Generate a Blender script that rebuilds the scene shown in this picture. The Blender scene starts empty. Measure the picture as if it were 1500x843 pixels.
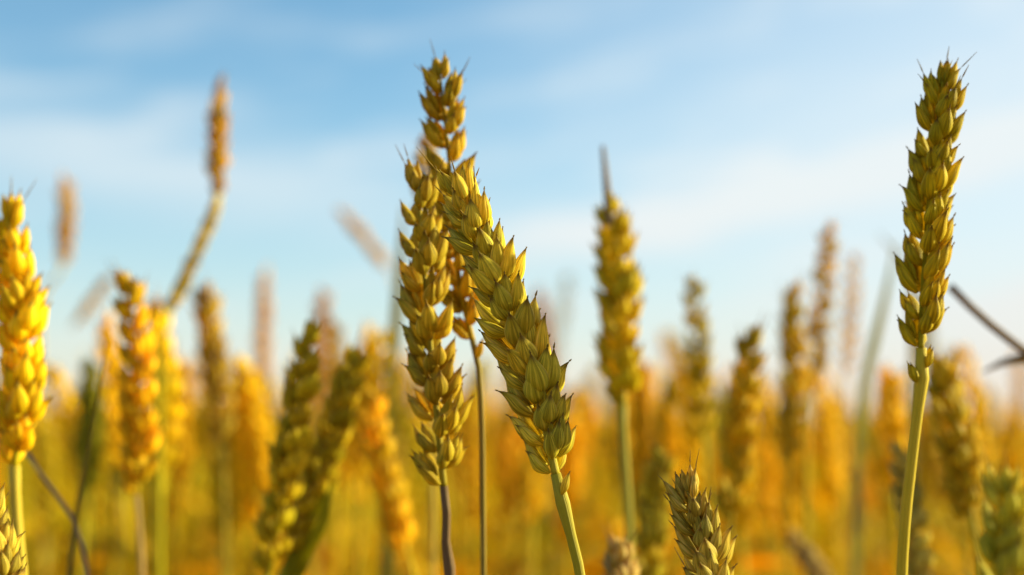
import bpy, math, random
import numpy as np
from mathutils import Vector, Matrix

R = math.radians
random.seed(7)
rng = np.random.default_rng(11)
S = bpy.context.scene

# ------------------------------------------------------------------ camera
CAM_Z = 0.80
TILT = math.atan(222.0 / 2083.0)
cam_d = bpy.data.cameras.new('camera')
cam = bpy.data.objects.new('camera', cam_d)
S.collection.objects.link(cam)
cam.location = (0, 0, CAM_Z)
cam.rotation_euler = (math.pi / 2 + TILT, 0, 0)
cam_d.lens = 50.0
cam_d.sensor_width = 36.0
cam_d.clip_start = 0.02
cam_d.clip_end = 5000
cam_d.dof.use_dof = True
cam_d.dof.focus_distance = 0.415
cam_d.dof.aperture_fstop = 5.0
S.camera = cam

# ------------------------------------------------------------------ sky and sun
SUN_EL, SUN_AZ = R(15.5), R(75)          # azimuth clockwise from the viewing direction (+Y)
W = bpy.data.worlds.new('World')
S.world = W
W.use_nodes = True
nt = W.node_tree
nt.nodes.clear()


def N(t, kind, **kw):
    n = t.nodes.new(kind)
    for k, v in kw.items():
        setattr(n, k, v)
    return n


def math_n(t, op, a, b=None, c=None, clamp=False):
    n = t.nodes.new('ShaderNodeMath')
    n.operation = op
    n.use_clamp = clamp
    for i, x in enumerate((a, b, c)):
        if x is None:
            continue
        if isinstance(x, (int, float)):
            n.inputs[i].default_value = x
        else:
            t.links.new(x, n.inputs[i])
    return n.outputs[0]


sky = N(nt, 'ShaderNodeTexSky', sky_type='NISHITA')
sky.sun_disc = False
sky.sun_elevation = SUN_EL
sky.sun_rotation = SUN_AZ
sky.altitude = 200
sky.air_density = 1.0
sky.dust_density = 0.3
sky.ozone_density = 1.5
bg = N(nt, 'ShaderNodeBackground')
bg.inputs['Strength'].default_value = 0.086
wo = N(nt, 'ShaderNodeOutputWorld')
tc = N(nt, 'ShaderNodeTexCoord')
sx = N(nt, 'ShaderNodeSeparateXYZ')
nt.links.new(tc.outputs['Generated'], sx.inputs[0])
az = math_n(nt, 'ARCTAN2', sx.outputs[0], sx.outputs[1])
el = math_n(nt, 'ARCSINE', sx.outputs[2])
# wind-drawn wisps: noise in (azimuth, elevation), stretched along the wind
cb = N(nt, 'ShaderNodeCombineXYZ')
nt.links.new(math_n(nt, 'MULTIPLY', az, 6.5), cb.inputs[0])
nt.links.new(math_n(nt, 'MULTIPLY', math_n(nt, 'SUBTRACT', el, math_n(nt, 'MULTIPLY', az, 0.12)), 32.0), cb.inputs[1])
no = N(nt, 'ShaderNodeTexNoise')
no.inputs['Scale'].default_value = 1.0
no.inputs['Detail'].default_value = 5
no.inputs['Roughness'].default_value = 0.56
nt.links.new(cb.outputs[0], no.inputs['Vector'])
noise = no.outputs[0]


def band(a0, e0, slope, width, amp, fade_a, fade_w):
    """one long streak of high cloud: centre elevation e0 at azimuth a0"""
    c = math_n(nt, 'MULTIPLY_ADD', math_n(nt, 'SUBTRACT', az, a0), slope, e0)
    c = math_n(nt, 'ADD', c, math_n(nt, 'MULTIPLY', math_n(nt, 'SUBTRACT', noise, 0.5), 0.06))
    d = math_n(nt, 'DIVIDE', math_n(nt, 'SUBTRACT', el, c), width)
    g = math_n(nt, 'EXPONENT', math_n(nt, 'MULTIPLY', math_n(nt, 'MULTIPLY', d, d), -1.0))
    f = math_n(nt, 'DIVIDE', math_n(nt, 'SUBTRACT', az, fade_a), fade_w)
    f = math_n(nt, 'EXPONENT', math_n(nt, 'MULTIPLY', math_n(nt, 'MULTIPLY', f, f), -1.0))
    return math_n(nt, 'MULTIPLY', math_n(nt, 'MULTIPLY', g, f), amp)


b1 = band(-0.2, 0.182, -0.11, 0.028, 0.52, -0.26, 0.22)
b2 = band(0.13, 0.158, 0.17, 0.015, 1.0, 0.19, 0.19)
b3 = band(0.2, 0.215, 0.1, 0.05, 0.20, 0.22, 0.14)
veil = math_n(nt, 'MULTIPLY', math_n(nt, 'SMOOTH_MIN', math_n(nt, 'MULTIPLY_ADD', az, 1.3, 0.12, True), 0.66, 0.2), 0.95, None, True)
gen = math_n(nt, 'MULTIPLY', math_n(nt, 'SUBTRACT', noise, 0.48, None, True), 1.3)
low = math_n(nt, 'MULTIPLY', math_n(nt, 'EXPONENT', math_n(nt, 'MULTIPLY', math_n(nt, 'MAXIMUM', el, 0.0), -9.0)), 0.75)
veil = math_n(nt, 'ADD', veil, low)
tot = math_n(nt, 'ADD', math_n(nt, 'ADD', math_n(nt, 'ADD', b1, b2), b3), math_n(nt, 'ADD', veil, gen), True)
mx = N(nt, 'ShaderNodeMix', data_type='RGBA')
nt.links.new(tot, mx.inputs[0])
tint = N(nt, 'ShaderNodeMix', data_type='RGBA', blend_type='MULTIPLY')
tint.inputs[0].default_value = 1.0
nt.links.new(sky.outputs[0], tint.inputs[6])
tint.inputs[7].default_value = (0.55, 0.86, 0.93, 1)
nt.links.new(tint.outputs[2], mx.inputs[6])
mx.inputs[7].default_value = (3.85, 4.22, 4.35, 1)
# thick warm air low over the horizon
hz = math_n(nt, 'EXPONENT', math_n(nt, 'MULTIPLY', math_n(nt, 'MAXIMUM', el, 0.0), -15.0))
mh = N(nt, 'ShaderNodeMix', data_type='RGBA')
nt.links.new(math_n(nt, 'MULTIPLY', hz, 0.95), mh.inputs[0])
nt.links.new(mx.outputs[2], mh.inputs[6])
mh.inputs[7].default_value = (4.25, 3.7, 2.95, 1)
hz2 = math_n(nt, 'EXPONENT', math_n(nt, 'MULTIPLY', math_n(nt, 'MAXIMUM', el, 0.0), -38.0))
mh2 = N(nt, 'ShaderNodeMix', data_type='RGBA')
nt.links.new(math_n(nt, 'MULTIPLY', hz2, 0.65), mh2.inputs[0])
nt.links.new(mh.outputs[2], mh2.inputs[6])
mh2.inputs[7].default_value = (4.5, 3.3, 2.0, 1)
nt.links.new(mh2.outputs[2], bg.inputs['Color'])
nt.links.new(bg.outputs[0], wo.inputs['Surface'])

sun_d = bpy.data.lights.new('sun', 'SUN')
sun = bpy.data.objects.new('sun', sun_d)
S.collection.objects.link(sun)
sun_d.energy = 5.0
sun_d.angle = R(0.6)
sun_d.color = (1.0, 0.92, 0.40)
sdir = Vector((math.sin(SUN_AZ) * math.cos(SUN_EL), math.cos(SUN_AZ) * math.cos(SUN_EL), math.sin(SUN_EL)))
sun.rotation_euler = sdir.to_track_quat('Z', 'Y').to_euler()

S.view_settings.view_transform = 'Standard'
S.view_settings.look = 'None'
S.view_settings.exposure = 1.34
S.view_settings.gamma = 1.0
S.view_settings.use_curve_mapping = False
S.render.engine = 'CYCLES'
S.cycles.use_denoising = True
S.cycles.max_bounces = 8
S.cycles.transmission_bounces = 4
S.cycles.sample_clamp_indirect = 8

# ------------------------------------------------------------------ helpers
CT, ST = math.cos(TILT), math.sin(TILT)
FPX = 2083.0


def at(px, py, d):
    """photo pixel (1500 x 843) at depth d metres along the view -> world point"""
    x = (px - 750.0) / FPX * d
    y = (421.5 - py) / FPX * d
    return Vector((x, d * CT - y * ST, CAM_Z + d * ST + y * CT))


def link(o):
    S.collection.objects.link(o)
    return o


class MB:
    """collects faces with corner uvs, builds ONE mesh"""

    def __init__(self):
        self.v, self.f, self.uv, self.n = [], [], [], 0

    def add(self, verts, faces, uvs):
        self.v.append(np.asarray(verts, dtype=np.float32))
        n0 = self.n
        for f, u in zip(faces, uvs):
            self.f.append([i + n0 for i in f])
            self.uv.extend(u)
        self.n += len(verts)

    def mesh(self, name, mat, smooth=True):
        me = bpy.data.meshes.new(name)
        me.from_pydata(np.concatenate(self.v).tolist(), [], self.f)
        l = me.uv_layers.new(name='UVMap')
        l.data.foreach_set('uv', np.asarray(self.uv, dtype=np.float32).ravel())
        me.materials.append(mat)
        if smooth:
            me.polygons.foreach_set('use_smooth', [True] * len(me.polygons))
        me.update()
        return me


def frames(P):
    """parallel transport frames along a polyline"""
    P = [Vector(p) for p in P]
    T = []
    for i in range(len(P)):
        a, b = P[max(0, i - 1)], P[min(len(P) - 1, i + 1)]
        T.append((b - a).normalized())
    u = T[0].orthogonal().normalized()
    out = []
    for t in T:
        u = (u - t * u.dot(t)).normalized()
        out.append((t, u.copy(), t.cross(u)))
    return out


def catmull(P, n):
    P = [Vector(p) for p in P]
    Q = [P[0] * 2 - P[1]] + P + [P[-1] * 2 - P[-2]]
    pts = []
    for i in range(1, len(Q) - 2):
        seg = (Q[i + 1] - Q[i]).length
        L = seg ** 0.5
        p0, p1, p2, p3 = Q[i - 1], Q[i], Q[i + 1], Q[i + 2]
        d1, d2, d3 = max((p1 - p0).length, 1e-6) ** .5, max((p2 - p1).length, 1e-6) ** .5, max((p3 - p2).length, 1e-6) ** .5
        m1 = ((p1 - p0) / d1 - (p2 - p0) / (d1 + d2) + (p2 - p1) / d2) * d2
        m2 = ((p2 - p1) / d2 - (p3 - p1) / (d2 + d3) + (p3 - p2) / d3) * d2
        for k in range(16):
            t = k / 16
            pts.append(p1 * (2 * t ** 3 - 3 * t * t + 1) + m1 * (t ** 3 - 2 * t * t + t) + p2 * (-2 * t ** 3 + 3 * t * t) + m2 * (t ** 3 - t * t))
    pts.append(P[-1])
    # resample evenly
    cum = [0]
    for a, b in zip(pts, pts[1:]):
        cum.append(cum[-1] + (b - a).length)
    A = np.array([tuple(p) for p in pts])
    s = np.linspace(0, cum[-1], n)
    return [Vector((np.interp(x, cum, A[:, 0]), np.interp(x, cum, A[:, 1]), np.interp(x, cum, A[:, 2]))) for x in s], cum[-1]


def tube(mb, P, rad, sides=10, v0=0.0, v1=1.0):
    fr = frames(P)
    n = len(P)
    vs, fs, us = [], [], []
    for i, (p, (t, u, w)) in enumerate(zip(P, fr)):
        r = rad(i / (n - 1)) if callable(rad) else rad
        for k in range(sides):
            a = 2 * math.pi * k / sides
            vs.append(Vector(p) + (u * math.cos(a) + w * math.sin(a)) * r)
    for i in range(n - 1):
        for k in range(sides):
            k2 = (k + 1) % sides
            fs.append((i * sides + k, i * sides + k2, (i + 1) * sides + k2, (i + 1) * sides + k))
            ua, ub = k / sides, (k + 1) / sides
            va, vb = v0 + (v1 - v0) * i / (n - 1), v0 + (v1 - v0) * (i + 1) / (n - 1)
            us.append(((ua, va), (ub, va), (ub, vb), (ua, vb)))
    fs.append(tuple(range(sides - 1, -1, -1)))
    us.append(((0, v0),) * sides)
    fs.append(tuple((n - 1) * sides + k for k in range(sides)))
    us.append(((0, v1),) * sides)
    mb.add([tuple(v) for v in vs], fs, us)


# ------------------------------------------------------------------ materials
def husk_material(name, kind):
    """plant tissue; its hue comes from the object's own colour (each plant ripens differently)"""
    m = bpy.data.materials.new(name)
    m.use_nodes = True
    t = m.node_tree
    t.nodes.clear()
    L = t.links.new
    out = N(t, 'ShaderNodeOutputMaterial')
    oi = N(t, 'ShaderNodeObjectInfo')
    tc = N(t, 'ShaderNodeTexCoord')
    uv = N(t, 'ShaderNodeUVMap', uv_map='UVMap')
    su = N(t, 'ShaderNodeSeparateXYZ')
    L(uv.outputs[0], su.inputs[0])
    U, V = su.outputs[0], su.outputs[1]
    # fine veins running along the tissue
    vn = N(t, 'ShaderNodeTexNoise', noise_dimensions='4D')
    cb = N(t, 'ShaderNodeCombineXYZ')
    L(math_n(t, 'MULTIPLY', math_n(t, 'SINE', math_n(t, 'MULTIPLY', U, 6.28318)), (5.2 if kind == 'husk' else 7.0) if kind != 'leaf' else 16.0), cb.inputs[0])
    L(math_n(t, 'MULTIPLY', math_n(t, 'COSINE', math_n(t, 'MULTIPLY', U, 6.28318)), 5.2 if kind == 'husk' else 7.0), cb.inputs[1])
    L(math_n(t, 'MULTIPLY', V, 1.2 if kind == 'husk' else 4.0), cb.inputs[2])
    L(cb.outputs[0], vn.inputs['Vector'])
    L(math_n(t, 'MULTIPLY', oi.outputs['Random'], 40.0), vn.inputs['W'])
    vn.inputs['Scale'].default_value = 1.0
    vn.inputs['Detail'].default_value = 3.0
    vein = vn.outputs[0]
    # blotches
    bn = N(t, 'ShaderNodeTexNoise', noise_dimensions='4D')
    L(tc.outputs['Object'], bn.inputs['Vector'])
    L(math_n(t, 'MULTIPLY', oi.outputs['Random'], 60.0), bn.inputs['W'])
    bn.inputs['Scale'].default_value = 170.0 if kind == 'husk' else 60.0
    bn.inputs['Detail'].default_value = 3.0
    blot = bn.outputs[0]
    base = oi.outputs['Color']

    def mix(fac, a, b, mode='MIX'):
        n = N(t, 'ShaderNodeMix', data_type='RGBA', blend_type=mode)
        for s, x in ((0, fac), (6, a), (7, b)):
            if isinstance(x, (int, float)):
                n.inputs[s].default_value = x
            elif isinstance(x, tuple):
                n.inputs[s].default_value = x + (1,)
            else:
                L(x, n.inputs[s])
        return n.outputs[2]

    def ramp(x, lo, hi):
        n = N(t, 'ShaderNodeMapRange', interpolation_type='SMOOTHSTEP')
        L(x, n.inputs[0])
        n.inputs[1].default_value = lo
        n.inputs[2].default_value = hi
        return n.outputs[0]

    col = base
    green = mix(1.0, base, (0.87, 0.92, 0.55), 'MULTIPLY')
    if kind == 'husk':
        # still greenish low on the husk, straw towards the beak, brown at its very tip
        col = mix(math_n(t, 'MULTIPLY', math_n(t, 'SUBTRACT', 1.0, ramp(V, 0.05, 0.62)), 0.75), col, green)
        pale = mix(1.0, base, (1.65, 1.6, 2.2), 'MULTIPLY')
        col = mix(math_n(t, 'MULTIPLY', ramp(vein, 0.50, 0.60), 0.9), col, pale)
        dark = mix(1.0, base, (0.56, 0.52, 0.45), 'MULTIPLY')
        col = mix(math_n(t, 'MULTIPLY', math_n(t, 'SUBTRACT', 1.0, ramp(vein, 0.38, 0.48)), 0.85), col, dark)
        orange = mix(1.0, base, (1.06, 0.93, 0.6), 'MULTIPLY')
        col = mix(math_n(t, 'MULTIPLY', ramp(blot, 0.52, 0.68), 0.6), col, orange)
        col = mix(math_n(t, 'MULTIPLY', ramp(math_n(t, 'ADD', V, math_n(t, 'MULTIPLY', math_n(t, 'SUBTRACT', blot, 0.5), 0.25)), 0.76, 0.95), 0.8), col, (0.16, 0.085, 0.025))
        spot = ramp(math_n(t, 'MULTIPLY', blot, vein), 0.37, 0.43)
        col = mix(math_n(t, 'MULTIPLY', spot, 0.55), col, (0.08, 0.05, 0.025))
        edge = ramp(math_n(t, 'ABSOLUTE', math_n(t, 'COSINE', math_n(t, 'MULTIPLY', U, 6.28318))), 0.35, 0.05)
        edge = math_n(t, 'MULTIPLY', edge, ramp(V, 0.2, 0.5))
        col = mix(math_n(t, 'MULTIPLY', edge, 0.55), col, mix(1.0, base, (1.4, 1.25, 3.0), 'MULTIPLY'))
    elif kind == 'stem':
        col = mix(math_n(t, 'MULTIPLY', ramp(blot, 0.4, 0.65), 0.6), col, green)
        pale = mix(1.0, base, (1.3, 1.3, 1.6), 'MULTIPLY')
        col = mix(math_n(t, 'MULTIPLY', ramp(vein, 0.45, 0.7), 0.6), col, pale)
    else:
        col = mix(math_n(t, 'MULTIPLY', ramp(blot, 0.42, 0.62), 0.3), col, green)
        pale = mix(1.0, base, (1.4, 1.3, 1.6), 'MULTIPLY')
        col = mix(math_n(t, 'MULTIPLY', ramp(vein, 0.45, 0.7), 0.6), col, pale)
    pb = N(t, 'ShaderNodeBsdfPrincipled')
    L(col, pb.inputs['Base Color'])
    pb.inputs['Roughness'].default_value = 0.6
    pb.inputs['Specular IOR Level'].default_value = 0.18
    bp = N(t, 'ShaderNodeBump')
    bp.inputs['Strength'].default_value = 0.6
    bp.inputs['Distance'].default_value = 0.0008
    L(vein, bp.inputs['Height'])
    L(bp.outputs[0], pb.inputs['Normal'])
    tr = N(t, 'ShaderNodeBsdfTranslucent')
    tcol = mix(1.0, col, (1.36, 1.26, 0.20), 'MULTIPLY')
    L(tcol, tr.inputs['Color'])
    ms = N(t, 'ShaderNodeMixShader')
    ms.inputs[0].default_value = {'husk': 0.42, 'stem': 0.12, 'leaf': 0.5}[kind]
    L(pb.outputs[0], ms.inputs[1])
    L(tr.outputs[0], ms.inputs[2])
    L(ms.outputs[0], out.inputs['Surface'])
    return m


M_HUSK = husk_material('wheat_husk', 'husk')
M_STEM = husk_material('wheat_stem', 'stem')
M_LEAF = husk_material('wheat_leaf', 'leaf')


def field_material():
    m = bpy.data.materials.new('field_wheat')
    m.use_nodes = True
    t = m.node_tree
    t.nodes.clear()
    L = t.links.new
    out = N(t, 'ShaderNodeOutputMaterial')
    at_ = N(t, 'ShaderNodeAttribute', attribute_name='tint')
    pb = N(t, 'ShaderNodeBsdfPrincipled')
    pb.inputs['Roughness'].default_value = 0.55
    pb.inputs['Specular IOR Level'].default_value = 0.05
    L(at_.outputs['Color'], pb.inputs['Base Color'])
    tr = N(t, 'ShaderNodeBsdfTranslucent')
    mm = N(t, 'ShaderNodeMix', data_type='RGBA', blend_type='MULTIPLY')
    mm.inputs[0].default_value = 1
    L(at_.outputs['Color'], mm.inputs[6])
    mm.inputs[7].default_value = (1.36, 1.26, 0.20, 1)
    L(mm.outputs[2], tr.inputs['Color'])
    ms = N(t, 'ShaderNodeMixShader')
    ms.inputs[0].default_value = 0.5
    L(pb.outputs[0], ms.inputs[1])
    L(tr.outputs[0], ms.inputs[2])
    L(ms.outputs[0], out.inputs['Surface'])
    return m


def soil_material():
    m = bpy.data.materials.new('soil')
    m.use_nodes = True
    t = m.node_tree
    pb = t.nodes['Principled BSDF']
    tc = N(t, 'ShaderNodeTexCoord')
    n1 = N(t, 'ShaderNodeTexNoise')
    n1.inputs['Scale'].default_value = 9.0
    n1.inputs['Detail'].default_value = 8
    t.links.new(tc.outputs['Object'], n1.inputs['Vector'])
    cr = N(t, 'ShaderNodeValToRGB')
    cr.color_ramp.elements[0].position = 0.3
    cr.color_ramp.elements[0].color = (0.09, 0.055, 0.025, 1)
    cr.color_ramp.elements[1].position = 0.7
    cr.color_ramp.elements[1].color = (0.30, 0.19, 0.06, 1)
    t.links.new(n1.outputs[0], cr.inputs[0])
    t.links.new(cr.outputs[0], pb.inputs['Base Color'])
    pb.inputs['Roughness'].default_value = 0.95
    bp = N(t, 'ShaderNodeBump')
    bp.inputs['Strength'].default_value = 0.6
    bp.inputs['Distance'].default_value = 0.02
    t.links.new(n1.outputs[0], bp.inputs['Height'])
    t.links.new(bp.outputs[0], pb.inputs['Normal'])
    return m


# ------------------------------------------------------------------ ground
gm = MB()
gr = []
rings = [0, 3, 8, 20, 60, 200, 800, 3000]
for r in rings[1:]:
    for k in range(48):
        a = 2 * math.pi * k / 48
        z = 0.0 if r > 60 else 0.012 * math.sin(r * 3.1 + k * 1.7)
        gr.append((r * math.cos(a), r * math.sin(a), z))
gv = [(0, 0, 0)] + gr
gf, gu = [], []
for k in range(48):
    f = (0, 1 + k, 1 + (k + 1) % 48)
    gf.append(f)
    gu.append(((0, 0),) * 3)
for j in range(len(rings) - 2):
    for k in range(48):
        a, b = 1 + j * 48, 1 + (j + 1) * 48
        gf.append((a + k, b + k, b + (k + 1) % 48, a + (k + 1) % 48))
        gu.append(((0, 0),) * 4)
gm.add(gv, gf, gu)
ground = link(bpy.data.objects.new('ground', gm.mesh('ground', soil_material())))
ground['kind'] = 'structure'


# ------------------------------------------------------------------ husks and spikelets
def hull(mb, L, W, D, base, up, out, awn=0.0, nseg=11, nround=12, bend=0.0, beak=0.0, keel=0.25, awn_curl=0.0, twist=0.0, hollow=False):
    """one pointed husk: rounded boat with a keel, a beak and (if awn > 0) a bristle.
    up = growth axis, out = direction the keel faces."""
    up = Vector(up).normalized()
    out = Vector(out)
    out = (out - up * out.dot(up)).normalized()
    side = up.cross(out)
    base = Vector(base)
    rows = []
    vv = [i / nseg for i in range(nseg + 1)]
    for v in vv:
        w = (math.sin(math.pi * min(1, v ** 0.80 * 0.985 + 0.015))) ** 0.85
        w = max(w * (1 - 0.35 * v ** 3), 0.30 * (1 - v) ** 2)
        if v > 0.8:
            w = max(w, 0.12 * (1 - (v - 0.8) * 4.0) + 0.02)
        spine = base + up * (L * v) + out * (L * (bend * math.sin(math.pi * v * 0.9) + beak * max(0, v - 0.55) ** 2 * 3.0)) + side * (twist * L * v * v)
        rows.append((spine, w, v))
    if awn > 0:
        p0, w0, _ = rows[-1]
        d = (rows[-1][0] - rows[-2][0]).normalized()
        d = (d + up * 0.35).normalized()
        na = 5
        for i in range(1, na + 1):
            s = i / na
            d2 = (d + out * awn_curl * s + side * twist * 1.5 * s).normalized()
            p0 = p0 + d2 * (awn / na)
            rows.append((p0, None, 1.0 + 0.02 * s, 0.00026 * (1 - 0.75 * s)))
    vs, fs, us = [], [], []
    for row in rows:
        p, w, v = row[:3]
        for k in range(nround):
            a = 2 * math.pi * k / nround
            ca, sa = math.cos(a), math.sin(a)
            if w is None:
                r = row[3]
                q = p + out * (ca * r) + side * (sa * r)
            else:
                rx = D * w * (1 + keel * max(0, ca) ** 6)
                if ca < 0:
                    rx *= (0.55 if not hollow else -0.25)
                q = p + out * (ca * rx) + side * (sa * W * w)
            vs.append(tuple(q))
    nr = len(rows)
    for i in range(nr - 1):
        for k in range(nround):
            k2 = (k + 1) % nround
            fs.append((i * nround + k, i * nround + k2, (i + 1) * nround + k2, (i + 1) * nround + k))
            va, vb = rows[i][2], rows[i + 1][2]
            ua, ub = k / nround, (k + 1) / nround
            us.append(((ua, va), (ub, va), (ub, vb), (ua, vb)))
    fs.append(tuple(range(nround - 1, -1, -1)))
    us.append(((0, 0),) * nround)
    fs.append(tuple((nr - 1) * nround + k for k in range(nround)))
    us.append(((0, 1),) * nround)
    mb.add(vs, fs, us)


MM = 0.001


def spikelet_bm(rd, awned=0.0, lo=False, open_=1.0, terminal=False, mb=None):
    """fan of husks in local axes: z up, x away from the rachis, y across the fan (metres)"""
    mb = mb or MB()
    ns, nr = (6, 7) if lo else (11, 12)
    j = lambda s: rd.uniform(-s, s)
    aw = lambda: (awned * rd.uniform(0.5, 1.3)) if awned and rd.random() < 0.4 else rd.uniform(0.2, 1.3) * MM
    # two glumes, outermost and lowest
    for s in (-1, 1):
        th = R((24 + j(10)) * open_)
        up = Vector((0.14 + j(0.06), s * math.sin(th), math.cos(th)))
        hull(mb, (8.4 + j(1.3)) * MM, 2.15 * MM, 1.55 * MM, (0.3 * MM, s * 0.9 * MM, 0), up, (0.75, s * 0.9, 0),
             awn=aw() * 0.7, nseg=ns, nround=nr, bend=0.06 + j(0.02), beak=0.22 + j(0.12), keel=0.42, twist=j(0.06))
    # two outer florets, showing above and inside the glumes
    for s in (-1, 1):
        th = R((13 + j(8)) * open_)
        up = Vector((0.22 + j(0.08), s * math.sin(th), math.cos(th)))
        hull(mb, (9.4 + j(1.4)) * MM, 2.3 * MM, 1.9 * MM, (0.9 * MM, s * 0.55 * MM, 1.9 * MM), up, (0.9, s * 0.7, 0),
             awn=aw(), nseg=ns, nround=nr, bend=0.05 + j(0.02), beak=0.10 + j(0.14), keel=0.22, twist=j(0.06))
    # central floret, sometimes never filled
    if not lo and rd.random() < 0.2:
        return mb
    up = Vector((0.12 + j(0.08), j(0.12), 1))
    hull(mb, (8.4 + j(0.8)) * MM, 1.9 * MM, 1.6 * MM, (0.8 * MM, 0, 4.0 * MM), up, (1, j(0.3), 0),
         awn=aw() * 0.8, nseg=ns, nround=nr, bend=0.04, beak=0.08 + j(0.1), keel=0.15)
    if not lo:   # thin inner scales peeping out between the florets
        for s in (-1, 1):
            up = Vector((0.05 + j(0.05), s * 0.10 + j(0.06), 1))
            hull(mb, (8.8 + j(0.7)) * MM, 1.5 * MM, 0.5 * MM, (0.1 * MM, s * 0.8 * MM, 2.4 * MM), up, (0.5, s, 0), awn=0,
                 nseg=9, nround=8, bend=0.02, beak=0.1)
    return mb


rd = random.Random(5)
SPK = [spikelet_bm(rd, 0, open_=rd.uniform(0.85, 1.15)).mesh('spikelet', M_HUSK) for _ in range(14)]
SPK_AWN = [spikelet_bm(rd, 4.5 * MM, open_=rd.uniform(0.6, 0.85)).mesh('spikelet', M_HUSK) for _ in range(4)]
SPK_TOP = [spikelet_bm(rd, 9 * MM, open_=0.5).mesh('spikelet', M_HUSK) for _ in range(3)]
SPK_BUD = []
for _ in range(3):
    mb = MB()
    for s in (-1, 1):
        hull(mb, rd.uniform(6, 7.5) * MM, 1.5 * MM, 1.2 * MM, (0.2 * MM, s * 0.5 * MM, 0), (0.05, s * 0.12, 1), (0.8, s * 0.8, 0), awn=0.3 * MM, beak=0.1)
    SPK_BUD.append(mb.mesh('spikelet', M_HUSK))


def prof(t):
    return float(np.interp(t, [0, .06, .16, .5, .78, .92, 1], [.84, .92, .99, 1.0, .90, .76, .66]))


def ear_layout(pts, length, n, roll, wid, rd, view=None, twist=0.0, spread=1.0, tip_s=1.0):
    """matrices of the spikelets along a base-to-tip polyline; roll 0 = the two rows lie left and right in the picture"""
    P, _ = catmull(pts, 60)
    cum = np.linspace(0, 1, 60)
    A = np.array([tuple(p) for p in P])
    pos = lambda t: Vector([float(np.interp(t, cum, A[:, k])) for k in range(3)])
    res = []
    for i in range(n + 1):
        t = (i + 0.15) / (n + 0.55) * 0.915
        p = pos(t)
        T = (pos(min(1, t + .03)) - pos(max(0, t - .03))).normalized()
        v = view if view is not None else Vector((0, -1, 0))
        Rr = v.cross(T).normalized() * -1
        Vv = T.cross(Rr).normalized()
        if Vv.dot(v) < 0:
            Vv = -Vv
        a = roll + twist * (t - 0.5) + R(rd.uniform(-11, 11))
        side = (Rr * math.cos(a) + Vv * math.sin(a)) * (1 if i % 2 else -1)
        th = R(rd.uniform(12, 21) * (1 - 0.3 * t)) * spread
        last = i == n
        if last:
            th = 0
            side = T.cross(side)
        Z = (T * math.cos(th) + side * math.sin(th)).normalized()
        Y = T.cross(side).normalized()
        X = Y.cross(Z).normalized()
        rz = R(rd.uniform(-16, 16))
        X, Y = X * math.cos(rz) + Y * math.sin(rz), Y * math.cos(rz) - X * math.sin(rz)
        s = prof(t) * float(np.interp(t, [.62, .92], [1, tip_s])) * wid * rd.uniform(0.86, 1.10) * 1.27
        M = Matrix(((X.x * s, Y.x * s, Z.x * s, 0), (X.y * s, Y.y * s, Z.y * s, 0), (X.z * s, Y.z * s, Z.z * s, 0), (0, 0, 0, 1)))
        o = p + side * (0.7 * MM * wid if not last else 0)
        M.translation = o
        res.append((t, M, last))
    return P, res


def vary(c, rd, a=0.12):
    g = rd.uniform(1 - a, 1 + a)
    h = rd.uniform(-a, a) * 0.3
    return (min(1, c[0] * g * (1 + h * 0.6)), min(1, c[1] * g * (1 - h * 0.4)), min(1, c[2] * g), 1)


def leaf_mesh(pts, width, twist=0.0, face=None, fold=0.25, tip=None):
    P, Ltot = catmull(pts, 26 if tip is None else 90)
    fr = frames(P)
    mb = MB()
    vs, fs, us = [], [], []
    n = len(P)
    f = Vector(face or (0, -1, 0.2)).normalized()
    for i, p in enumerate(P):
        t = i / (n - 1)
        T = fr[i][0]
        sd = T.cross(f).normalized()
        nn = sd.cross(T).normalized()
        a = twist * t
        sd2 = sd * math.cos(a) + nn * math.sin(a)
        n2 = nn * math.cos(a) - sd * math.sin(a)
        w = width * 0.5 * float(np.interp(t, [0, .12, .35, .75, .93, 1], [.55, .85, 1, .7, .28, .03]))
        if tip is not None:
            w = width * 0.5 * max(0.03, min(1.0, (1 - t) * Ltot / tip)) ** 0.7
        th = 0.00016
        for q, dz in ((-1, 1), (-.5, .35), (0, 0), (.5, .35), (1, 1)):
            vs.append(p + sd2 * (w * q) + n2 * (w * fold * dz + th))
        for q, dz in ((-1, 1), (-.5, .35), (0, 0), (.5, .35), (1, 1)):
            vs.append(p + sd2 * (w * q) + n2 * (w * fold * dz - th))
    for i in range(n - 1):
        va, vb = i / (n - 1), (i + 1) / (n - 1)
        for k in range(4):
            a, b = i * 10 + k, (i + 1) * 10 + k
            u0, u1 = k / 8, (k + 1) / 8
            fs.append((a, a + 1, b + 1, b))
            us.append(((u0, va), (u1, va), (u1, vb), (u0, vb)))
            fs.append((a + 5, b + 5, b + 6, a + 6))
            us.append(((u0, va), (u0, vb), (u1, vb), (u1, va)))
        for a, b in ((0, 5), (9, 4)):
            fs.append((i * 10 + a, (i + 1) * 10 + a, (i + 1) * 10 + b, i * 10 + b))
            us.append(((0, va), (0, vb), (0, vb), (0, va)))
    mb.add([tuple(v) for v in vs], fs, us)
    return mb


# tints: linear base colours of the plants at their stage of ripeness
OLIVE = (0.52, 0.395, 0.008)
KHAKI = (0.57, 0.455, 0.034)
GOLD = (0.72, 0.525, 0.004)
AMBER = (0.70, 0.455, 0.005)
PALE = (0.60, 0.430, 0.100)
GREEN = (0.28, 0.270, 0.010)
FRESH = (0.50, 0.440, 0.025)
BROWN = (0.54, 0.350, 0.015)
MAUVE = (0.16, 0.090, 0.045)


def child(name, me, parent, color):
    o = link(bpy.data.objects.new(name, me))
    o.parent = parent
    o.color = color
    return o


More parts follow.
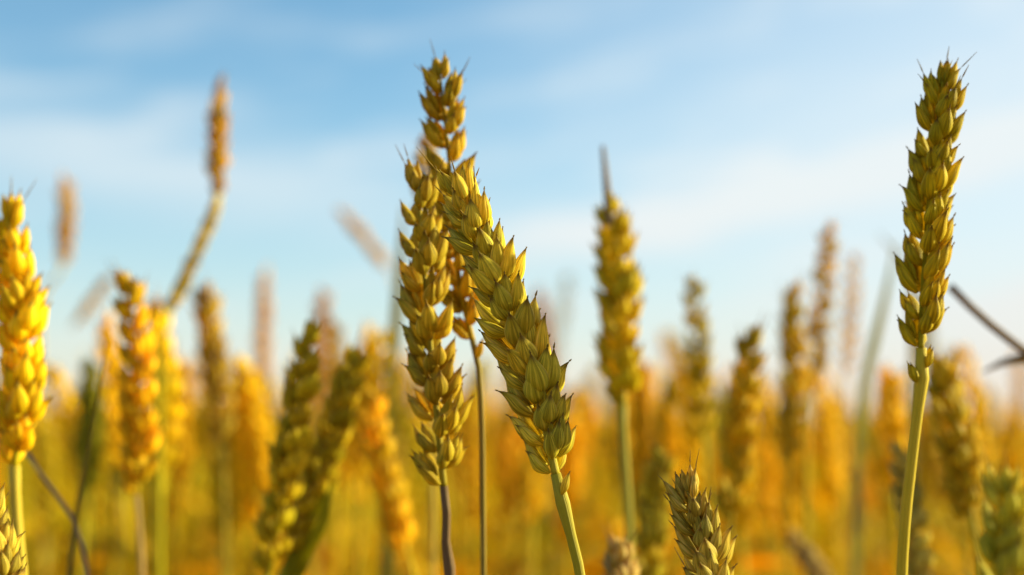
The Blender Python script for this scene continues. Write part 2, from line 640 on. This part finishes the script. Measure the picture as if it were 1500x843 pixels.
def ground_tail(P, rd):
    """carry the stem from its lowest drawn point down to the soil"""
    a, b = P[-2], P[-1]
    d = (b - a)
    d = d / max(abs(d.z), 1e-4) if d.z < 0 else Vector((0, 0, -1))
    d.x = max(-.25, min(.25, d.x))
    d.y = max(-.12, min(.12, d.y))
    d.z = -1
    z = b.z
    m1 = b + Vector((d.x * 0.5, d.y * 0.5, -1)) * (z * 0.35)
    m2 = m1 + Vector((d.x * 0.2, d.y * 0.2, -1)) * (z * 0.30)
    g = Vector((m2.x + d.x * 0.05 * z, m2.y, -0.004))
    return P + [m1, m2, g]


def plant(label, ear, stem, d, tint=OLIVE, n=None, roll=0, wid=1.0, stem_tint=None, stem_r=1.45, detail=True, awn=None,
          buds=0, twist=0.0, group='wheat plants standing up out of the field', nodes=(), thin_top=None, lean=0.0, seed=0, leaf=None,
          sheath=None, name='wheat_plant', stem_d=None, awn_from=0.80, spread=1.0):
    """ear: pixels tip -> base; stem: pixels downward from the ear's base; d: depth (tip depth = d + lean)"""
    rd = random.Random(hash(label) % 9973 if False else seed * 131 + 17)
    k = len(ear) - 1
    E = [at(x, y, d + lean * (1 - i / k)) for i, (x, y) in enumerate(ear)]
    base = E[-1]
    sd = stem_d if stem_d is not None else d
    Sx = [base] + [at(x, y, d + (sd - d) * (i + 1) / len(stem)) for i, (x, y) in enumerate(stem)]
    Sx = ground_tail(Sx, rd)
    g = Sx[-1].copy()
    g.z = 0
    root = link(bpy.data.objects.new(name, None))
    root.empty_display_size = 0.02
    root.location = g
    root['label'] = label
    root['category'] = 'wheat'
    root['group'] = group
    loc = lambda p: Vector(p) - g
    stint = stem_tint or tuple(c * 0.9 for c in tint)
    # stem with joints (nodes)
    P, L = catmull([loc(p) for p in Sx], 90)
    r = stem_r * MM

    def rad(t):
        q = r * (0.86 + 0.25 * min(1, t * 1.5))
        for nd in tuple(nodes) + (0.62, 0.86):
            q += r * 0.35 * math.exp(-((t - nd) / 0.006) ** 2)
        if sheath:
            a, b, k_ = sheath
            q += r * (k_ - 1) * max(0, min(1, (t - a) * 60)) * max(0, min(1, (b - t) * 20))
        return q
    mb = MB()
    tube(mb, P, rad, 12)
    child('stem', mb.mesh('stem', M_STEM), root, vary(stint, rd, 0.05))
    # ear: rachis plus its spikelets
    EL = [loc(p) for p in reversed(E)]
    _, length = catmull(EL, 20)
    n = round(n * 0.87) if n else max(8, round(length / 0.0054))
    view = (cam.location - E[k // 2]).normalized()
    Pe, lay = ear_layout(EL, length, n, R(roll), wid, rd, view, R(twist), spread, 0.42 if thin_top else 0.92)
    mb = MB()
    zig = []
    for i, p in enumerate(Pe[:56]):
        zig.append(p)
    tube(mb, zig, lambda t: (1.15 - 0.65 * t) * MM * wid, 8)
    if thin_top:   # a starved, unfilled tip
        Q, _ = catmull([loc(at(x, y, d)) for x, y in thin_top], 20)
        tm = MB()
        tube(tm, Q, lambda t: 1.5 * MM * (1 - t) + 0.8 * MM, 8)
        child('starved_tip', tm.mesh('starved_tip', M_STEM), root, (0.20, 0.12, 0.085, 1))
    ec = vary(tuple(c * (0.7 if detail else 1) for c in tint), rd, 0.06)
    if detail:
        er = child('ear', mb.mesh('ear', M_STEM), root, ec)
        for t, M, last in lay:
            if last:
                me = rd.choice(SPK_TOP if awn is None or awn else SPK)
            elif awn is not False and (t > awn_from or rd.random() < 0.04):
                me = rd.choice(SPK_AWN)
            else:
                me = rd.choice(SPK)
            o = child('spikelet', me, er, vary(tint, rd, 0.19))
            o.matrix_local = M
        for b in range(buds):   # shrunken spikelets below the ear
            q = loc(base) + (P[4] - P[0]).normalized() * (0.002 + 0.0045 * b)
            s = (-1) ** b
            o = child('spikelet', rd.choice(SPK_BUD), er, vary(tuple(c * 0.95 for c in tint), rd, 0.08))
            M = Matrix.Rotation(R(14 * s), 4, 'Y') @ Matrix.Rotation(0 if s > 0 else math.pi, 4, 'Z')
            M.translation = q + Vector((s * 0.0011, -0.0008, -0.004))
            o.matrix_local = M
    else:
        for t, M, last in lay:
            sub = spikelet_bm(rd, 3 * MM if t > .8 else 0, lo=True)
            A = np.concatenate(sub.v) @ np.array(M.to_3x3()).T + np.array(M.translation)
            mb.v.append(A.astype(np.float32))
            for f in sub.f:
                mb.f.append([i + mb.n for i in f])
            mb.uv.extend(sub.uv)
            mb.n += len(A)
        er = child('ear', mb.mesh('ear', M_HUSK), root, ec)
    if leaf:
        for lf in (leaf if isinstance(leaf, list) else [leaf]):
            pts = [loc(at(x, y, d + dd)) for x, y, dd in lf['p']]
            child('leaf', leaf_mesh(pts, lf['w'] * MM, lf.get('tw', 0.6)).mesh('leaf', M_LEAF), root, vary(lf.get('c', GOLD), rd, .05))
    else:   # a leaf lower on the stem
        i0 = int(90 * rd.uniform(0.40, 0.52))
        p0 = P[i0]
        a = rd.uniform(0, 6.28)
        h = Vector((math.cos(a), math.sin(a), 0))
        ln = rd.uniform(0.10, 0.17)
        pts = [p0, p0 + h * ln * .25 + Vector((0, 0, ln * .35)), p0 + h * ln * .6 + Vector((0, 0, ln * .40)), p0 + h * ln + Vector((0, 0, -ln * .05))]
        child('leaf', leaf_mesh(pts, rd.uniform(6, 9) * MM, rd.uniform(-1, 1)).mesh('leaf', M_LEAF), root, vary(tint, rd, .1))
    return root


# ------------------------------------------------------------------ the plants one can tell apart
plant('sharp olive wheat ear leaning left across the upright ear behind it, nearest the middle',
      [(652, 244), (680, 305), (724, 408), (760, 505), (790, 590), (814, 694)], [(819, 715), (834, 775), (850, 843)], 0.415,
      tint=KHAKI, n=23, roll=58, spread=1.35, wid=1.09, stem_tint=(0.36, 0.285, 0.018), stem_r=1.8, nodes=(0.012,), buds=1, awn=True, seed=1, twist=16, awn_from=0.72)
plant('tallest upright wheat ear, its lower half hidden behind the sharp leaning ear',
      [(640, 72), (650, 160), (660, 260), (666, 350), (674, 420), (692, 498)], [(699, 525), (705, 600), (707, 720), (708, 843)], 0.468,
      tint=(0.54, 0.36, 0.01), n=22, roll=22, wid=0.88, spread=1.05, stem_tint=(0.25, 0.17, 0.03), stem_r=1.15, buds=1, seed=2)
plant('olive brown wheat ear on a purplish kinked stem, left of the sharp leaning ear',
      [(610, 232), (617, 340), (624, 430), (632, 520), (640, 610), (650, 712)], [(656, 738), (653, 760), (652, 785), (657, 810), (659, 843)], 0.452,
      tint=(0.50, 0.365, 0.022), n=21, roll=46, wid=1.04, spread=1.55, stem_tint=MAUVE, stem_r=1.6, nodes=(0.035, 0.09), seed=3, twist=20)
plant('tall upright wheat ear near the right edge, olive with plump two-row husks',
      [(1384, 92), (1374, 180), (1362, 280), (1355, 380), (1351, 450), (1349, 510)], [(1352, 535), (1346, 585), (1337, 660), (1327, 750), (1321, 843)], 0.44,
      tint=OLIVE, n=22, roll=36, spread=0.9, wid=0.93, stem_tint=(0.50, 0.36, 0.02), stem_r=1.9, nodes=(0.014,), buds=2, seed=4)
plant('wheat ear with a thin dark starved tip, alone against the sky right of centre',
      [(888, 262), (900, 350), (906, 430), (909, 510), (913, 592)], [(912, 620), (917, 700), (922, 790), (922, 843)], 0.60,
      tint=(0.58, 0.45, 0.01), n=21, roll=44, spread=1.3, wid=1.12, stem_tint=(0.36, 0.30, 0.04), stem_r=2.1, awn=False, thin_top=[(894, 330), (888, 265), (883, 214)], seed=5)
plant('bright yellow wheat ear cut by the left edge of the photo',
      [(10, 296), (20, 380), (29, 470), (31, 570), (22, 682)], [(22, 715), (25, 770), (32, 843)], 0.50,
      tint=(0.72, 0.53, 0.006), n=19, roll=62, wid=1.18, stem_tint=(0.5, 0.36, 0.04), stem_r=2.2, seed=6)
plant('amber wheat ear on a thin pinkish stem, just left of the golden ear it overlaps',
      [(182, 398), (196, 480), (203, 570), (205, 650), (200, 725)], [(203, 760), (208, 843)], 0.60,
      tint=AMBER, n=18, roll=25, wid=1.0, stem_tint=(0.42, 0.26, 0.10), stem_r=1.4, seed=7)
plant('soft golden wheat ear right behind the amber ear on the left',
      [(222, 430), (236, 520), (242, 610), (240, 700)], [(241, 760), (243, 843)], 0.78,
      tint=GOLD, n=17, roll=60, wid=1.15, seed=8)
plant('tall thin blurred ear whose stalk bends sharply at its neck, upper left',
      [(321, 112), (320, 170), (318, 230), (320, 285)], [(318, 305), (306, 335), (284, 380), (262, 425), (243, 462), (234, 520), (232, 640), (232, 800)], 0.78,
      tint=(0.60, 0.37, 0.03), n=15, roll=70, wid=0.80, stem_tint=(0.60, 0.44, 0.01), stem_r=2.2, sheath=(0.005, 0.30, 1.25), seed=9)
plant('narrow gold green ear leaning right, tip touching the tall thin blurred ear',
      [(321, 280), (304, 332), (276, 395), (248, 456)], [(238, 500), (235, 640), (235, 800)], 0.76,
      tint=(0.60, 0.47, 0.01), n=18, roll=75, wid=0.62, spread=0.7, awn=False, seed=42)
plant('wheat ear half olive and half gold standing below the bent stalk',
      [(298, 412), (308, 480), (318, 560), (326, 655)], [(329, 720), (331, 843)], 0.80, tint=(0.50, 0.34, 0.035), n=17, roll=35, wid=1.1, seed=10)
plant('pale gold narrow ear against the sky above the left edge ear, on a kinked stem',
      [(97, 262), (97, 320), (94, 386)], [(88, 400), (70, 420), (60, 450), (62, 600), (66, 800)], 1.1, tint=(0.68, 0.44, 0.02), n=14, roll=80, wid=1.05,
      detail=False, stem_tint=PALE, seed=11)
plant('small brownish ear drooping to the left below the sky on the left side',
      [(108, 480), (132, 446), (162, 406)], [(172, 396), (181, 410), (184, 500), (186, 700)], 1.2, tint=BROWN, n=13, roll=80, wid=0.7, detail=False, stem_tint=BROWN, stem_r=1.0, seed=12)
plant('faint pinkish ear rising between the bent stalk and the olive pair',
      [(386, 388), (386, 460), (384, 530), (382, 600)], [(382, 680), (382, 800)], 1.25, tint=(0.64, 0.40, 0.05), n=19, roll=85, wid=1.1, detail=False, seed=13)
plant('pale straw ear slanting down to the right against the sky, left of the central ears',
      [(496, 305), (530, 345), (566, 390)], [(574, 402), (580, 430), (582, 520), (584, 700)], 1.3, tint=(0.64, 0.43, 0.06), n=14, roll=80, wid=0.9, detail=False, stem_tint=PALE, stem_r=1.1, seed=14)
plant('left ear of the crossing olive pair, green below with a gold right side',
      [(454, 468), (446, 540), (428, 640), (410, 740), (394, 838)], [(388, 870), (384, 920)], 0.56, tint=(0.56, 0.43, 0.010), n=20, roll=50, wid=0.94, seed=15)
plant('right ear of the crossing olive pair, leaning over a dark green leaf sheath',
      [(524, 505), (507, 570), (484, 650), (456, 735), (424, 822)], [(412, 850), (398, 890)], 0.58, tint=(0.48, 0.375, 0.010), n=25, roll=55, wid=1.02,
      stem_tint=GREEN, stem_r=2.4, seed=16, leaf=[{'p': [(410, 860, 0), (440, 800, -.004), (470, 740, -.006), (494, 705, -.004)], 'w': 6, 'c': GREEN},
                                                  {'p': [(425, 870, 0), (450, 810, -.01), (474, 760, -.012), (486, 700, -.012)], 'w': 5, 'c': GREEN, 'tw': -.5}])
plant('glowing yellow ear leaning left beside the stem of the kinked purplish stalk',
      [(540, 572), (553, 640), (571, 720), (596, 812)], [(606, 843), (616, 890)], 0.68, tint=(0.75, 0.50, 0.01), n=16, roll=35, wid=1.0, seed=17)
plant('slim upright ear right of the one with a thin dark tip',
      [(1013, 402), (1020, 480), (1026, 560), (1033, 645)], [(1037, 700), (1042, 800)], 0.74, tint=(0.54, 0.41, 0.01), n=18, roll=15, wid=0.82, seed=18)
plant('broad dark olive ear with spread husks above the small pale foreground ear',
      [(1102, 482), (1094, 550), (1084, 640), (1070, 765)], [(1066, 820), (1064, 880)], 0.64, tint=(0.52, 0.37, 0.01), n=17, roll=40, wid=1.05, seed=19)
plant('left ear of the brownish pair standing against the sky right of centre',
      [(1163, 412), (1163, 500), (1160, 590), (1156, 680)], [(1155, 760), (1155, 843)], 0.78, tint=(0.60, 0.44, 0.02), n=19, roll=50, wid=1.0, seed=20)
plant('taller right ear of the brownish pair standing against the sky right of centre',
      [(1216, 318), (1208, 400), (1198, 490), (1186, 590)], [(1182, 680), (1180, 800)], 0.80, tint=(0.60, 0.42, 0.02), n=20, roll=25, wid=0.85, seed=21)
plant('thin faint ear between the brownish pair and the right-hand tall ear',
      [(1252, 366), (1248, 430), (1243, 490), (1239, 552)], [(1237, 650), (1235, 800)], 1.1, tint=(0.62, 0.42, 0.05), n=18, roll=10, wid=0.8, detail=False, seed=22)
plant('golden blurred ear just left of the right-hand tall stem',
      [(1302, 545), (1304, 600), (1306, 660), (1308, 720)], [(1310, 800), (1312, 843)], 0.80, tint=GOLD, n=16, roll=55, wid=1.1, detail=False, seed=23)
plant('olive ear leaning to the right behind the right-hand tall stem',
      [(1378, 525), (1386, 580), (1402, 650), (1424, 760)], [(1434, 820), (1440, 880)], 0.60, tint=(0.54, 0.40, 0.015), n=16, roll=48, wid=1.08, seed=24)
plant('pale greenish white ear low behind the right-hand tall stem',
      [(1316, 650), (1328, 720), (1342, 800), (1352, 880)], [(1356, 930), (1358, 980)], 0.60, tint=(0.52, 0.43, 0.08), n=16, roll=50, wid=0.9, seed=25)
plant('large fresh green ear close by in the bottom right corner',
      [(1478, 690), (1474, 740), (1470, 810), (1470, 900), (1470, 1000)], [(1470, 1060), (1470, 1120)], 0.335, tint=FRESH, n=15, roll=40, wid=0.82, seed=26, stem_tint=GREEN)
plant('small pale straw ear in sharp focus at the bottom edge, with fine bristles on top',
      [(1004, 702), (1015, 748), (1030, 810), (1044, 880), (1060, 960)], [(1066, 1000), (1074, 1080)], 0.412, tint=(0.50, 0.385, 0.05), n=15, roll=62, wid=0.92, seed=27, awn_from=0.55)
plant('dim olive ear low down just left of the small pale foreground ear',
      [(968, 660), (962, 730), (954, 800), (948, 870)], [(946, 920), (944, 980)], 0.62, tint=(0.48, 0.38, 0.02), n=16, roll=50, wid=1.0, seed=28)
plant('tip of a pale ear just showing at the bottom edge below the starved-tip ear',
      [(903, 792), (908, 850), (914, 920), (920, 990)], [(922, 1040), (924, 1100)], 0.52, tint=(0.50, 0.38, 0.12), n=14, roll=50, wid=0.85, seed=29)
plant('sharp straw ear cut off in the bottom left corner',
      [(-22, 722), (-10, 790), (4, 870), (14, 960)], [(24, 1010), (26, 1080)], 0.40, tint=(0.50, 0.39, 0.05), n=16, roll=55, wid=0.85, seed=30)
plant('dark green ear between the yellow left edge ear and the amber ear',
      [(132, 528), (132, 590), (131, 655), (130, 725)], [(130, 780), (130, 843)], 0.84, tint=GREEN, n=16, roll=50, wid=1.0, detail=False, seed=31)
plant('ghostly orange ear far behind, just right of the sharp leaning ear',
      [(786, 418), (794, 470), (800, 530), (806, 590)], [(808, 680), (809, 800)], 1.45, tint=(0.52, 0.27, 0.07), n=22, roll=60, wid=1.15, detail=False, seed=32)
plant('ghostly grey green ear far behind, leaning right of the sharp leaning ear',
      [(834, 396), (826, 450), (816, 510), (812, 560)], [(811, 680), (811, 800)], 1.6, tint=(0.42, 0.36, 0.18), n=20, roll=10, wid=0.85, detail=False, seed=33)
plant('soft ear peeping over the top of the olive brown ear with the purplish stem',
      [(622, 196), (626, 260), (628, 330), (630, 410)], [(632, 520), (634, 843)], 0.62, tint=(0.52, 0.35, 0.06), n=16, roll=20, wid=0.7, seed=34, detail=False)
plant('soft peach tinted ear behind the top of the crossing olive pair',
      [(474, 418), (472, 480), (468, 540), (466, 600)], [(464, 700), (463, 800)], 1.2, tint=(0.56, 0.34, 0.10), n=18, roll=60, wid=1.0, detail=False, seed=35)
plant('blurred brown ear between the crossing olive pair and the glowing yellow ear',
      [(541, 488), (536, 550), (531, 610), (528, 660)], [(526, 760), (525, 843)], 0.95, tint=BROWN, n=16, roll=40, wid=0.85, detail=False, seed=36)
plant('dusky blurred ear behind the crossing olive pair, tip level with its right ear',
      [(492, 468), (494, 530), (494, 590), (493, 640)], [(492, 740), (492, 843)], 1.05, tint=BROWN, n=16, roll=60, wid=0.9, detail=False, seed=37)
plant('hazy gold ear low between the starved-tip ear and the slim upright ear',
      [(985, 600), (986, 660), (988, 720), (990, 780)], [(990, 820), (990, 880)], 0.95, tint=GOLD, n=16, roll=60, wid=1.0, detail=False, seed=38)
plant('slanting pale ear low in the blur below the brownish pair',
      [(1162, 790), (1184, 820), (1214, 868)], [(1224, 900), (1232, 980)], 0.75, tint=(0.5, 0.38, 0.14), n=10, roll=60, wid=0.8, detail=False, seed=39)
plant('hazy golden ear just right of the olive ear that leans behind the tall right stem',
      [(1486, 600), (1482, 660), (1480, 720), (1480, 790)], [(1480, 843), (1480, 900)], 0.9, tint=GOLD, n=16, roll=60, wid=0.9, detail=False, seed=40)
plant('orange hazy ear filling the gap between the amber ear and the half-gold ear',
      [(262, 520), (264, 590), (266, 650), (268, 710)], [(268, 780), (268, 843)], 1.0, tint=AMBER, n=18, roll=60, wid=1.0, detail=False, seed=41)


# ------------------------------------------------------------------ loose blades and bare stalks
def blade(label, px, d, width, color, name='grass_blade', cat='blade', stalk=False, tw=0.5, tip=0.06):
    pts = [at(x, y, d) for x, y in px]          # tip -> bottom
    pts = ground_tail(pts, rd)
    g = pts[-1].copy()
    g.z = 0
    P = [p - g for p in pts]
    if stalk:
        mb = MB()
        Q, _ = catmull(P, 80)
        tube(mb, Q, lambda t: width * 0.5 * MM * (0.75 + 0.25 * t), 10)
        me = mb.mesh(name, M_STEM)
    else:
        me = leaf_mesh(list(reversed(P)), width * MM, tw, tip=tip).mesh(name, M_LEAF)
    o = link(bpy.data.objects.new(name, me))
    o.location = g
    o.color = color + (1,)
    o['label'] = label
    o['category'] = cat
    return o


blade('thin olive grass blade slanting up left of the amber ear', [(156, 498), (146, 570), (130, 660), (112, 760), (102, 843)], 0.54, 2.4, (0.30, 0.24, 0.05))
blade('thin mauve stalk sloping down to the right from the yellow left edge ear', [(40, 664), (62, 698), (90, 735), (112, 770), (128, 843)], 0.54, 2.4, (0.30, 0.21, 0.12), 'dry_stalk', 'stalk', True)
blade('bare brown stalk slanting across the sky to the right edge', [(1392, 420), (1430, 458), (1470, 492), (1520, 530), (1560, 600), (1580, 843)], 0.58, 4.6, (0.22, 0.13, 0.07), 'dry_stalk', 'stalk', True)
blade('grey green blade leaning behind the right-hand tall ear', [(1312, 352), (1300, 420), (1284, 490), (1266, 570), (1258, 680), (1254, 843)], 0.84, 6, (0.34, 0.35, 0.22))
blade('pale grey snippet of leaf crossing left of the right-hand tall ear', [(1286, 340), (1306, 364), (1326, 386), (1336, 430), (1338, 560), (1336, 843)], 0.95, 5, (0.34, 0.30, 0.22))
blade('dark drooping leaf poking in from the right edge below the bare brown stalk', [(1438, 546), (1462, 534), (1486, 526), (1522, 528), (1548, 580), (1560, 843)], 0.62, 6.5, (0.20, 0.14, 0.04), tw=0.2, tip=0.03)
blade('grey green upright blade just left of the olive brown ear with the purplish stem', [(591, 300), (588, 370), (582, 460), (575, 560), (570, 700), (568, 843)], 0.85, 8, (0.30, 0.29, 0.10))
blade('slender straw stalk rising beside the drooping brownish ear on the left', [(196, 430), (186, 500), (176, 600), (172, 720), (170, 843)], 1.3, 4, (0.48, 0.34, 0.14), 'dry_stalk', 'stalk', True)

# ------------------------------------------------------------------ the crowd: individual blurred plants
TT = [GOLD, AMBER, GOLD, (0.74, 0.50, 0.004), (0.70, 0.50, 0.005), OLIVE, (0.66, 0.45, 0.005), (0.46, 0.32, 0.006), (0.50, 0.42, 0.006), (0.40, 0.34, 0.008)]


def template(i):
    rd = random.Random(900 + i)
    H = 0.84
    a = rd.uniform(0, 6.28)
    h = Vector((math.cos(a), math.sin(a), 0))
    nod = rd.uniform(0.0, 0.055)
    Ln = rd.uniform(0.075, 0.095)
    zb = H - Ln
    ear = [h * nod * 0.35 + Vector((0, 0, zb)), h * nod * 0.65 + Vector((0, 0, zb + Ln * .5)), h * nod * 1.15 + Vector((0, 0, H))]
    sp = [Vector((0, 0, -0.004)), h * nod * -0.05 + Vector((0, 0, zb * .35)), h * nod * 0.02 + Vector((0, 0, zb * .7)), ear[0]]
    P, _ = catmull(sp, 24)
    r = rd.uniform(1.3, 1.8) * MM
    mb = MB()
    tube(mb, P, lambda t: r * (1.1 - .3 * t) + r * .35 * math.exp(-((t - .5) / .02) ** 2), 7)
    stem = mb.mesh('stem', M_STEM)
    mb = MB()
    _, lay = ear_layout(ear, Ln, rd.randint(13, 16), rd.uniform(0, 3), 1.0, rd)
    for t, M, last in lay:
        sub = spikelet_bm(rd, 3 * MM if t > .8 else 0, lo=True)
        A = np.concatenate(sub.v) @ np.array(M.to_3x3()).T + np.array(M.translation)
        mb.v.append(A.astype(np.float32))
        for f in sub.f:
            mb.f.append([q + mb.n for q in f])
        mb.uv.extend(sub.uv)
        mb.n += len(A)
    earm = mb.mesh('ear', M_HUSK)
    leaves = []
    for zf in (0.78, 0.55, 0.34):
        a = rd.uniform(0, 6.28)
        h = Vector((math.cos(a), math.sin(a), 0))
        ln = rd.uniform(0.12, 0.20)
        z0 = zb * zf
        dr = rd.uniform(-.3, .9)
        pts = [Vector((0, 0, z0)), h * ln * .22 + Vector((0, 0, z0 + ln * .42)), h * ln * .55 + Vector((0, 0, z0 + ln * .55)), h * ln + Vector((0, 0, z0 + ln * dr))]
        leaves.append(leaf_mesh(pts, rd.uniform(9, 14) * MM, rd.uniform(-1.5, 1.5)).mesh('leaf', M_LEAF))
    return stem, earm, leaves, H


TPL = [template(i) for i in range(10)]
HZ = 0.36          # half width of the view at depth 1


def filler(x, y, top, tint, rz, label, group, rd):
    stem, earm, leaves, H = rd.choice(TPL)
    root = link(bpy.data.objects.new('wheat_plant', None))
    root.empty_display_size = 0.02
    root.location = (x, y, 0)
    root.rotation_euler = (R(rd.uniform(-2.5, 2.5)), R(rd.uniform(-2.5, 2.5)), rz)
    s = top / H
    root.scale = (s, s, s)
    root['label'] = label
    root['category'] = 'wheat'
    root['group'] = group
    child('stem', stem, root, vary(tuple(c * .9 for c in tint), rd, .1))
    child('ear', earm, root, vary(tint, rd, .1))
    for l in leaves:
        child('leaf', l, root, vary((tint[0] * .95, tint[1] * .88, tint[2]), rd, .14))


LAND = [(90, 'near the left edge'),
        (260, 'below the amber ear'),
        (400, 'just left of the crossing olive pair'),
        (620, 'just left of the purplish kinked stem'),
        (820, 'behind the two central stems'),
        (1010, 'behind the starved-tip ear'),
        (1200, 'behind the broad dark ear'),
        (1345, 'just left of the tall right stem'),
        (9999, 'near the right edge')]
rd = random.Random(77)
NF = 245
placed = []
tries = 0
Y0, Y1 = 0.82, 2.15
while len(placed) < NF and tries < 60000:
    tries += 1
    y = math.sqrt(rd.uniform(Y0 ** 2, Y1 ** 2))
    x = rd.uniform(-HZ - .01, HZ + .01) * y
    if any((x - a) ** 2 + (y - b) ** 2 < 0.036 ** 2 for a, b in placed):
        continue
    placed.append((x, y))
placed.sort(key=lambda p: p[1])
for x, y in placed:
    top = CAM_Z + 0.022 + abs(rd.gauss(0, 0.048))
    if y < 1.6:
        top = CAM_Z + (rd.gauss(0.028, 0.018) if rd.random() < 0.45 else rd.uniform(0.03, 0.08))
    px = 750 + x / (y * CT) * FPX
    if px > 1000:
        top -= 0.018
    zone = next(s for lim, s in LAND if px < lim)
    depth = 'nearer' if y < 1.3 else ('middle' if y < 1.75 else 'far')
    filler(x, y, top, rd.choice(TT), rd.uniform(0, 6.28),
           f'blurred golden wheat plant in the {depth} rows, {zone}', 'blurred wheat plants crowding the field ' + zone, rd)


# ------------------------------------------------------------------ the rest of the field, past counting: one mesh
def simple_template(seed):
    rd = np.random.default_rng(seed)
    V, F, C = [], [], []
    H, Ln = 0.84, 0.085
    zb = H - Ln
    nod = rd.uniform(0, 0.05)
    a = rd.uniform(0, 6.28)
    hx, hy = math.cos(a), math.sin(a)

    def ctr(z):
        q = max(0, z / H - .75) / .25
        return np.array((hx * nod * q ** 1.5, hy * nod * q ** 1.5, z))
    zs = [0, .25, .5, zb]
    off = len(V)
    for z in zs:
        c = ctr(z)
        for k in range(3):
            t = 2.094 * k
            V.append(c + np.array((math.cos(t), math.sin(t), 0)) * 0.0019)
    for i in range(3):
        for k in range(3):
            F.append((i * 3 + k, i * 3 + (k + 1) % 3, i * 3 + 3 + (k + 1) % 3, i * 3 + 3 + k))
    C += [0.88] * len(V)
    fa = rd.uniform(0, 3.14)
    for i in range(15):
        t = i / 15
        s = 1 if i % 2 else -1
        sc = prof(t)
        c = ctr(zb + Ln * t)
        X = np.array((math.cos(fa), math.sin(fa), 0)) * s
        Y = np.array((-math.sin(fa), math.cos(fa), 0))
        o = len(V)
        for q in ((0, 0, 0), (5.5, 0, 5), (2.5, 4.6, 5.5), (-.5, 0, 5), (2.5, -4.6, 5.5), (5, 0, 12)):
            V.append(c + (X * q[0] + Y * q[1] + np.array((0, 0, 1)) * q[2]) * 0.00098 * sc)
            C.append(1.0)
        for k in range(4):
            k2 = (k + 1) % 4
            F.append((o, o + 1 + k2, o + 1 + k))
            F.append((o + 5, o + 1 + k, o + 1 + k2))
    for zf in (.74, .5, .3):
        a = rd.uniform(0, 6.28)
        h = np.array((math.cos(a), math.sin(a), 0))
        sd = np.array((-math.sin(a), math.cos(a), 0))
        ln = rd.uniform(.12, .2)
        dr = rd.uniform(-.4, .5)
        o = len(V)
        for (p, q, w) in ((0, 0, .6), (.25, .42, 1), (.6, .55, .9), (1, dr, .1)):
            c = h * ln * p + np.array((0, 0, zb * zf + ln * q))
            for e in (-1, 1):
                V.append(c + sd * e * w * 0.0045)
                C.append(0.85)
        for i in range(3):
            F.append((o + i * 2, o + i * 2 + 1, o + i * 2 + 3, o + i * 2 + 2))
    return np.array(V), F, np.array(C)


ST_ = [simple_template(40 + i) for i in range(6)]
pts = []


def scatter(n, y0, y1, halfw, power=2.0):
    u = rng.random(n)
    y = (y0 ** power + u * (y1 ** power - y0 ** power)) ** (1 / power)
    x = (rng.random(n) * 2 - 1) * halfw(y)
    return np.stack([x, y], 1)


# in view, behind the individually built plants
pts.append(scatter(7000, 2.15, 11.0, lambda y: HZ * y + 0.5))
pts.append(scatter(5200, 11.0, 45.0, lambda y: HZ * y + 1.5, 1.0))
pts.append(scatter(2500, 45.0, 160.0, lambda y: HZ * y + 4, 1.0))
# beside the view, left and right of the camera
a = scatter(900, -0.6, 2.3, lambda y: np.full_like(y, 2.4), 1.0)
a = a[np.abs(a[:, 0]) > np.maximum(HZ * a[:, 1] + 0.05, 0.34)]
pts.append(a)
Pq = np.concatenate(pts)
nv = [len(t[0]) for t in ST_]
allV, allF, allC = [], [], []
off = 0
which = rng.integers(0, len(ST_), len(Pq))
TTa = np.array(TT)
for (x, y), w in zip(Pq, which):
    V, F, C = ST_[w]
    fa = rng.uniform(0, 6.28)
    ca, sa = math.cos(fa), math.sin(fa)
    if abs(x) > HZ * y + .05 and y < 2.3:
        top = CAM_Z + rng.normal(0.0, 0.03)
    else:
        top = CAM_Z + 0.03 + abs(rng.normal(0, 0.06)) - (0.025 if x / y > 0.12 else 0.0)
    s = top / 0.84
    fat = 1.0 + min(2.2, max(0, (y - 8) / 25))
    Q = np.empty_like(V)
    Q[:, 0] = (V[:, 0] * ca - V[:, 1] * sa) * s * fat + x
    Q[:, 1] = (V[:, 0] * sa + V[:, 1] * ca) * s * fat + y
    Q[:, 2] = V[:, 2] * s
    allV.append(Q)
    allF.append((F, off))
    tint = TTa[rng.integers(0, len(TT))] * rng.uniform(.85, 1.15)
    allC.append(C[:, None] * tint[None, :])
    off += len(V)
loops, starts, tot_ = [], [], []
tplL = [np.array([i for f in t[1] for i in f]) for t in ST_]
tplN = [np.array([len(f) for f in t[1]]) for t in ST_]
L_all, N_all = [], []
for w, (F, o) in zip(which, allF):
    L_all.append(tplL[w] + o)
    N_all.append(tplN[w])
L_all = np.concatenate(L_all)
N_all = np.concatenate(N_all)
V_all = np.concatenate(allV).astype(np.float32)
C_all = np.concatenate(allC)
me = bpy.data.meshes.new('wheat_field')
me.vertices.add(len(V_all))
me.vertices.foreach_set('co', V_all.ravel())
me.loops.add(len(L_all))
me.loops.foreach_set('vertex_index', L_all.astype(np.int32))
me.polygons.add(len(N_all))
me.polygons.foreach_set('loop_start', (np.cumsum(N_all) - N_all).astype(np.int32))
me.update(calc_edges=True)
ca_ = me.color_attributes.new('tint', 'FLOAT_COLOR', 'POINT')
ca_.data.foreach_set('color', np.concatenate([C_all, np.ones((len(C_all), 1))], 1).astype(np.float32).ravel())
me.materials.append(field_material())
me.validate()
fld = link(bpy.data.objects.new('wheat_field', me))
fld['kind'] = 'stuff'
fld['label'] = 'far golden wheat field melting into a soft blur below the sky'
fld['category'] = 'wheat field'
